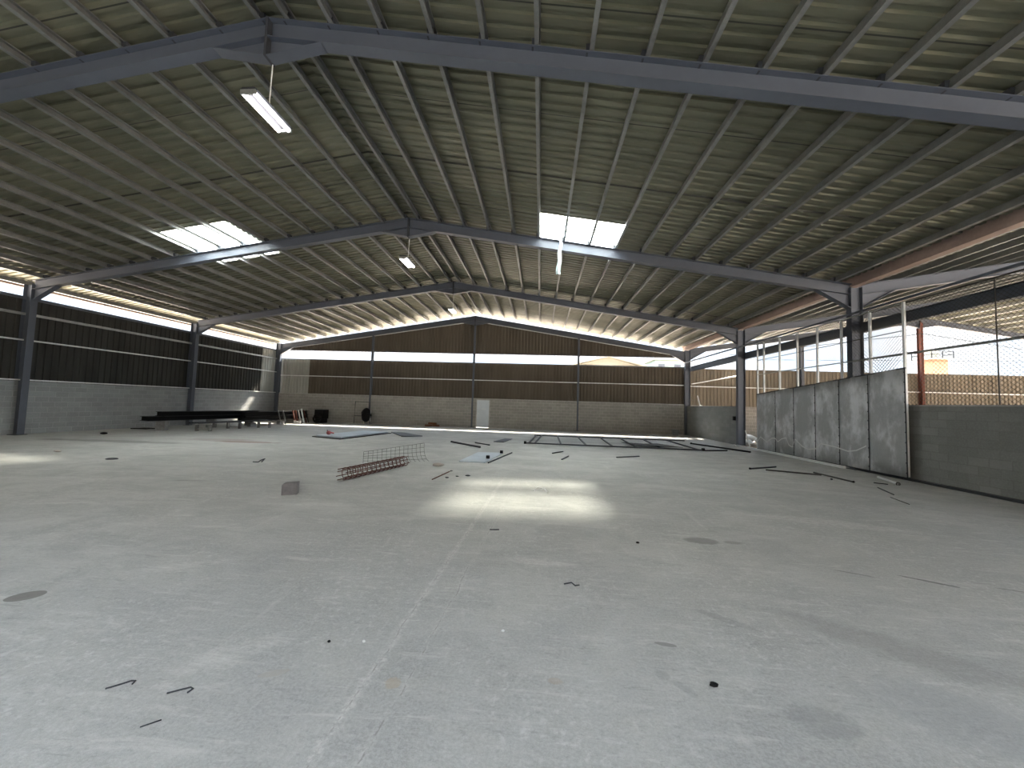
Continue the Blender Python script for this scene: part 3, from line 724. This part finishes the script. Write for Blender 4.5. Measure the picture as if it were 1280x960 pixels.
rod('steel_bar', (-2.25, 7.78), (-2.12, 8.76), .012, 'rust', 'thin rusty rod on the floor left of the bright patch', group=FB)
rod('steel_bar', (.69, 11.5), (.95, 12.3), .02, 'dark', 'short dark bar on the bare floor in front of the ladder frame, nearer one', group=FB)
rod('steel_bar', (.45, 12.9), (.85, 13.5), .02, 'dark', 'short dark bar on the bare floor in front of the ladder frame, farther one', group=FB)
rod('steel_bar', (2.54, 12.5), (3.4, 13.0), .02, 'dark', 'dark bar on the floor in front of the middle of the ladder frame', group=FB)
rod('steel_bar', (6.68, 15.6), (7.7, 15.95), .03, 'dark', 'dark bar lying at the right end of the ladder frame', group=FB)
rod('steel_bar', (7.3, 18.6), (8.48, 15.7), .035, 'black', 'black bar pointing at the gate opening', group=FB, ends=True)
rod('steel_pipe', (6.03, 11.2), (7.1, 11.8), .022, 'dark', 'short dark pipe with capped end in front of the gate', 'pipe', FB, True)
rod('steel_pipe', (7.54, 10.62), (6.42, 11.12), .02, 'wire', 'long grey pipe touching the short dark pipe near the gate', 'pipe', FB, True)
rod('steel_pipe', (7.65, 9.72), (7.62, 11.0), .02, 'wire', 'grey pipe lying alone on the floor before the gate', 'pipe', FB, True)
rod('steel_pipe', (8.59, 9.65), (8.95, 10.6), .03, 'galv_b', 'bright pipe lying close to the right end of the gate', 'pipe', FB, True)
rod('steel_bar', (8.16, 9.79), (8.37, 9.66), .012, 'dark', 'stub of dark rod beside the bright pipe', group=FB)
rod('steel_bar', (7.73, 9.17), (7.41, 8.43), .012, 'dark', 'thin dark rod on the floor nearest the right block wall corner', group=FB)
rod('steel_bar', (7.12, 8.17), (6.95, 7.6), .007, 'wire', 'very thin wire rod on the floor at the far right', group=FB)
# ladder-like steel frame lying on the floor
e = empty('ladder_frame', (3, 17.5, 0), 'long dark ladder like steel frame lying on the floor before the rear wall', 'frame')
def L(p): return Vector((p[0] - 3, p[1] - 17.5, .045))
MB().bar(L((-.62, 15.72)), L((6.62, 15.62)), .07, .05).build('rail', M['dark'], e)
MB().bar(L((-.28, 19.9)), L((7.5, 19.95)), .07, .05).build('rail', M['dark'], e)
for a, b_ in (((-.45, 15.75), (-.2, 19.9)), ((-.2, 15.75), (.1, 19.9)), ((.9, 15.75), (.95, 19.9)), ((1.95, 15.75), (2.02, 19.9)), ((3.02, 15.7), (3.19, 19.9)), ((4.0, 15.7), (4.22, 19.9)), ((5.0, 15.7), (5.37, 19.9)), ((6.45, 15.65), (6.57, 19.95))):
    MB().bar(L(a), L(b_), .06, .045).build('rung', M['dark'], e)
MB().tube([L((-.66, 15.72)) + Vector((0, 0, .02)), L((-.56, 15.72)) + Vector((0, 0, .02))], .06, 10).build('end_cap', M['black'], e)
MB().tube([L((6.56, 15.62)) + Vector((0, 0, .02)), L((6.66, 15.62)) + Vector((0, 0, .02))], .06, 10).build('end_cap', M['black'], e)
slab('black_sheet', [(3.7, 17.2), (4.1, 16.15), (5.9, 15.85), (5.3, 17.3), (4.6, 16.9)], .085, .012, 'black', 'black sheet lying across the ladder frame', 'sheet')
slab('steel_plate', [(-2.0, 16.1), (-1.55, 16.05), (-1.3, 17.7), (-1.65, 17.75)], .0, .02, 'dark', 'small dark plate on the floor left of the ladder frame', 'plate')

# ------------------------------------------------------------------ rebar cage with mesh panel behind, and loose block
P0, P1 = Vector((-3.96, 7.32, .135)), Vector((-3.42, 9.25, .135))
e = empty('rebar_cage', (P0.x, P0.y, 0), 'rusty rebar cage lying on the floor left of the bright patch', 'rebar cage')
d_ = (P1 - P0).normalized(); sd = d_.cross(Vector((0, 0, 1))).normalized(); upv = Vector((0, 0, 1)); O_ = Vector((P0.x, P0.y, 0))
ring = [(math.cos(t), math.sin(t)) for t in [2 * math.pi * (i + .5) / 8 for i in range(8)]]
def sq(t, r=.115):
    c_, s_ = math.cos(t), math.sin(t); k = (abs(c_) ** 3.2 + abs(s_) ** 3.2) ** (-1 / 3.2); return c_ * k * r, s_ * k * r
Ln = (P1 - P0).length
for i in range(8):
    a_, b2 = sq(2 * math.pi * (i + .5) / 8, .108)
    off = sd * a_ + upv * b2
    MB().tube([P0 - O_ + off - d_ * (.05 + .03 * (i % 3)), P1 - O_ + off + d_ * .08 * (i % 2)], .009, 6).build('long_bar', M['rust'], e)
for i in range(14):
    q = P0 - O_ + d_ * (.06 + (Ln - .1) * i / 13)
    pts = [q + sd * sq(2 * math.pi * j / 20)[0] + upv * sq(2 * math.pi * j / 20)[1] + d_ * .002 * j for j in range(21)]
    MB().tube(pts, .0075, 5, caps=False).build('stirrup', M['rust'], e)
# curved wire mesh panel
e = empty('wire_mesh_panel', (-4.0, 9.6, 0), 'curled panel of thin wire mesh standing behind the rebar cage', 'wire mesh')
b0, b1 = Vector((-4.55, 9.35, 0)), Vector((-3.30, 10.45, 0)); bd = (b1 - b0); fr = Vector((.72, -.80, 0)).normalized()
def mp(u, w):
    H = .30 + .16 * u; r_ = .02 + .34 * u
    ang = w * math.pi / 2
    arc = r_ * math.pi / 2; tot = arc + max(.02, H - r_); s_ = w * tot
    if s_ < arc:
        t = s_ / r_; return b0 + bd * u + fr * (r_ * (1 - math.sin(t))) + Vector((0, 0, .006 + r_ * (1 - math.cos(t)))) - Vector((0, 0, 0))
    return b0 + bd * u + Vector((0, 0, .006 + r_ + s_ - arc))
OO = Vector((-4.0, 9.6, 0))
mbv = MB(); mbh = MB()
for i in range(15):
    u = i / 14; MB().tube([mp(u, j / 10) - OO for j in range(11)], .0042, 5).build('upright_wire', M['wire'], e)
for j in (2.5, 4.5, 6.3, 8.2, 10):
    MB().tube([mp(i / 14, j / 10) - OO for i in range(15)], .0042, 5).build('cross_wire', M['wire'], e)
# chipped block
vs = [(-.19, -.09, 0), (.19, -.09, 0), (.19, .09, 0), (-.19, .09, 0), (-.19, -.09, .175), (-.13, -.09, .20), (.19, -.09, .21), (.19, .09, .21), (-.12, .09, .2), (-.19, .09, .18)]
o = MB().add(vs, [(3, 2, 1, 0), (0, 1, 6, 5, 4), (1, 2, 7, 6), (2, 3, 9, 8, 7), (3, 0, 4, 9), (4, 5, 8, 9), (5, 6, 7, 8)]).build('concrete_block', M['block_grey'])
o.location = (-4.25, 6.13, 0); o.rotation_euler = (0, 0, .42); o.scale = (.62, .9, .95)
tag(o, 'chipped grey concrete block alone on the floor left of the rebar cage', 'block')

# ------------------------------------------------------------------ small litter on the slab
def bit(name, x, y, r, sq_, mat, label, cat, seed=1, rough=.25, group=None):
    o = lumpy(name, r, sq_, M[mat], seed, 6, 9, rough); o.location = (x, y, -.001); return tag(o, label, cat, group)
bit('black_lump', 1.08, 2.40, .020, (1.25, .9, .6), 'black', 'black lump of tar on the floor in the right foreground', 'lump', 4)
bit('black_lump', -1.39, 2.50, .010, (1, 1, .8), 'black', 'tiny black lump on the floor in the left foreground', 'lump', 8)
bit('white_disc', -.23, 2.77, .013, (1, 1, .5), 'white', 'small white cap on the floor in the middle foreground', 'cap', 2, .05)
bit('stone_chip', -1.16, 2.53, .011, (1, .8, .7), 'white', 'small pale stone chip beside the floor joint', 'stone', 3)
bit('stone_chip', 1.23, 4.73, .022, (1, .7, .5), 'black', 'small dark stone on the floor beyond the oval stain', 'stone', 6)
bit('stone_chip', -2.6, 9.45, .08, (1.9, .9, .6), 'rubble', 'pale lump of mortar right of the rebar cage', 'stone', 9)
bit('stone_chip', -2.1, 8.85, .03, (1.2, 1, .5), 'conc', 'small grey stone between the mortar lump and the bright patch', 'stone', 12)
bit('stone_chip', 7.35, 10.0, .03, (1, 1, .7), 'dark', 'dark stone on the floor between the pipes before the gate', 'stone', 13)
for i, (x, y, s_, lab) in enumerate(((-2.0, 8.05, .035, 'left'), (-1.82, 8.25, .03, 'middle'), (-1.6, 8.35, .045, 'right'))):
    bit('dark_crumb', x, y, s_, (1.3, .7, .4), 'dark', f'dark crumb at the left edge of the bright floor patch, {lab} one', 'crumb', 20 + i, group='dark crumbs in the bright patch')
def wirebit(name, pts, r, mat, label, cat='wire'):
    c0 = Vector(pts[0]); o = MB().tube([Vector(p) - c0 for p in pts], r, 6).build(name, M[mat], smooth=True); o.location = c0; return tag(o, label, cat)
wirebit('bent_wire', [(-2.37, 1.965, .005), (-2.32, 2.005, .006), (-2.29, 2.03, .008), (-2.265, 2.03, .01), (-2.262, 2.01, .006)], .0042, 'dark', 'hooked steel wire on the floor at the lower left, left one')
wirebit('bent_wire', [(-2.01, 1.975, .005), (-1.96, 2.005, .006), (-1.92, 2.025, .008), (-1.895, 2.015, .01), (-1.905, 1.99, .006)], .0042, 'dark', 'hooked steel wire on the floor at the lower left, right one')
wirebit('bent_wire', [(-1.93, 1.77, .004), (-1.87, 1.82, .004)], .003, 'dark', 'straight bit of steel wire below the two hooked wires')
wirebit('bent_wire', [(.26, 3.55, .004), (.33, 3.57, .012), (.36, 3.52, .01), (.40, 3.55, .004)], .006, 'dark', 'small crooked wire on the floor below the bright patch')
wirebit('bent_wire', [(-.62, 4.9, .005), (-.50, 4.92, .006)], .007, 'dark', 'short dark twig of wire beside the floor joint')
wirebit('bent_wire', [(-.1, 7.2, .01), (-.02, 7.32, .05), (.12, 7.25, .04), (.18, 7.1, .01)], .012, 'white', 'pale bent offcut lying in the bright floor patch', 'offcut')
wirebit('wire_ring', [(-10.52 + .12 * math.cos(t), 8.42 + .09 * math.sin(t), .012) for t in [2 * math.pi * i / 18 for i in range(19)]], .012, 'dark', 'dark wire ring on the floor at the left', 'ring')
wirebit('bent_strap', [(-7.18, 8.86, .01), (-7.05, 8.87, .01), (-7.0, 8.92, .06), (-6.94, 8.95, .085), (-6.95, 8.86, .02)], .014, 'dark', 'bent dark metal strap on the floor between block and left wall', 'strap')
bit('paper_scrap', -12.93, 9.06, .055, (1.6, 1, .5), 'rubble', 'white paper scrap on the floor at the left', 'scrap', 15, .4)
slab('scrap_plate', [(-18.7, 15.6), (-18.0, 15.7), (-18.1, 16.2), (-18.6, 16.1)], 0, .04, 'black', 'dark scrap plate on the floor at the foot of the left wall', 'plate')
bit('black_lump', -17.0, 13.25, .09, (1.4, .8, .5), 'black', 'black lump on the floor before the left wall', 'lump', 17)
# loose rubble at the gate opening
RG = 'pale rubble heaped outside the gate opening'
spots = [(10.25, 19.25, .26), (10.4, 20.1, .34), (10.95, 19.2, .26), (11.5, 20.2, .36), (10.35, 21.0, .32), (12.2, 20.9, .42), (11.3, 21.2, .38), (10.1, 18.4, .16), (10.4, 18.1, .13), (10.6, 18.7, .18)]
for i, (x, y, r_) in enumerate(spots):
    bit('rubble_lump', x, y, r_, (1.1, 1, .55), 'rubble' if i % 3 else 'white', f'pale lump of rubble outside the gate opening, {ORD[i]} in the heap', 'rubble', 30 + i, .35, RG)
o = MB().tube([(B + .16, 18.6, .75), (B + .18, 18.45, .35), (B + .2, 18.3, .0)], .03, 6).build('white_pipe', M['white']); tag(o, 'white pipe leaning by the foot of the gate column', 'pipe')
bit('mortar_lump', 9.2, 18.35, .06, (1.2, 1, .7), 'white', 'white lump at the foot of the gate column', 'lump', 50)

# ------------------------------------------------------------------ buildings beyond the yard
e = empty('house', (10.6, 63, 0), 'cream house with a low gable roof, seen through the rear open strip', 'house')
MB().box(-5, 5, -3, 6, -.6, 8.4).build('wall', M['house'], e)
MB().extrude([(-5.8, 8.3), (0, 9.7), (5.8, 8.3), (5.8, 8.55), (0, 9.98), (-5.8, 8.55)], (0, -4, 0), (0, 7, 0), (1, 0, 0), (0, 0, 1)).build('roof', M['house'], e)
MB().extrude([(-5, 8.38), (0, 9.68), (5, 8.38)], (0, -2.9, 0), (0, -2.6, 0), (1, 0, 0), (0, 0, 1)).build('gable', M['house'], e)
e = empty('apartment_block', (20.6, 61, 0), 'pale green flat roofed block, seen near the right end of the rear open strip', 'building')
MB().box(-2.3, 2.3, 0, 6, -.6, 9.6).build('wall', M['houseg'], e)
MB().box(-2.5, 2.5, -.2, 6.2, 9.6, 9.9).build('parapet', M['house'], e)
for x in (-1.3, 1.2): MB().box(x - .5, x + .5, -.06, .02, 7.6, 8.9).build('window', M['dark'], e)
e = empty('water_tower', (59.7, 60, 0), 'orange tower with a railed platform beyond the neighbouring wall', 'tower')
MB().box(-1.1, 1.1, 0, 2.2, -.6, 10.4).build('shaft', M['orange'], e)
MB().box(-1.5, 1.5, -.4, 2.6, 10.4, 10.55).build('platform', M['galv'], e)
mb = MB()
for z in (11.1, 11.6):
    for p, q in (((-1.5, -.4), (1.5, -.4)), ((1.5, -.4), (1.5, 2.6)), ((1.5, 2.6), (-1.5, 2.6)), ((-1.5, 2.6), (-1.5, -.4))): mb.tube([(*p, z), (*q, z)], .05, 5)
for p in ((-1.5, -.4), (0, -.4), (1.5, -.4), (1.5, 2.6), (-1.5, 2.6), (0, 2.6)): mb.tube([(*p, 10.5), (*p, 11.65)], .06, 5)
mb.build('railing', M['black'], e)
MB().tube([(0, 1.1, 10.55), (0, 1.1, 11.6), (0, 1.1, 12.0)], [.8, .8, .1], 12).build('tank', M['house'], e)

# ------------------------------------------------------------------ light
sc = bpy.context.scene
w = bpy.data.worlds.new('sky'); sc.world = w; w.use_nodes = True
t = w.node_tree; t.nodes.clear(); g_ = G(t)
bg = g_.n('ShaderNodeBackground'); ow = g_.n('ShaderNodeOutputWorld'); t.links.new(bg.outputs[0], ow.inputs[0])
v = g_.coord('Generated'); cl = g_.noise(g_.mapv(v, (1, 1, 2.6)), 3.2, 6, .6)
g_.put(bg.inputs[0], g_.mix(g_.ramp(cl, .38, .62), (.68, .83, 1.0), (.95, .975, 1)))
SKY = 1.0; SUN = 3.2; EXPO = 4.32
# cloudy sky: brightest overhead, paler and dimmer towards the horizon
g_.put(bg.inputs[1], g_.ramp(g_.xyz(v)[2],   .26, .76, .10, 1.25))
sun = bpy.data.lights.new('sun', 'SUN'); sun.energy = SUN; sun.angle = math.radians(5); sun.color = (1, .90, .74)
so_ = link(bpy.data.objects.new('sun', sun)); so_.rotation_euler = Vector((-.19, -.72, -1.02)).to_track_quat('-Z', 'Y').to_euler(); so_.location = (0, 40, 40)

# ------------------------------------------------------------------ camera
cam = bpy.data.cameras.new('camera'); co = link(bpy.data.objects.new('camera', cam))
r_ = Vector((0.99656786, 0.07697247, 0.03045892)); u_ = Vector((-0.02604813, -0.05767182, 0.99799572)); f_ = Vector((-0.07857482, 0.99536385, 0.05546889))
m = Matrix.Identity(4)
for i in range(3): m[i][0] = r_[i]; m[i][1] = u_[i]; m[i][2] = -f_[i]
m[2][3] = 1.65; co.matrix_world = m
cam.sensor_fit = 'HORIZONTAL'; cam.sensor_width = 36; cam.lens = 36 * 461.19 / 1280; cam.clip_start = .05; cam.clip_end = 500
sc.camera = co
sc.view_settings.view_transform = 'Standard'; sc.view_settings.look = 'None'; sc.view_settings.gamma = 1; sc.view_settings.use_curve_mapping = False
sc.view_settings.exposure = EXPO
sc.cycles.use_denoising = True
sc.cycles.max_bounces = 10; sc.cycles.diffuse_bounces = 6; sc.cycles.glossy_bounces = 3; sc.cycles.transparent_max_bounces = 12
sc.cycles.sample_clamp_indirect = 8
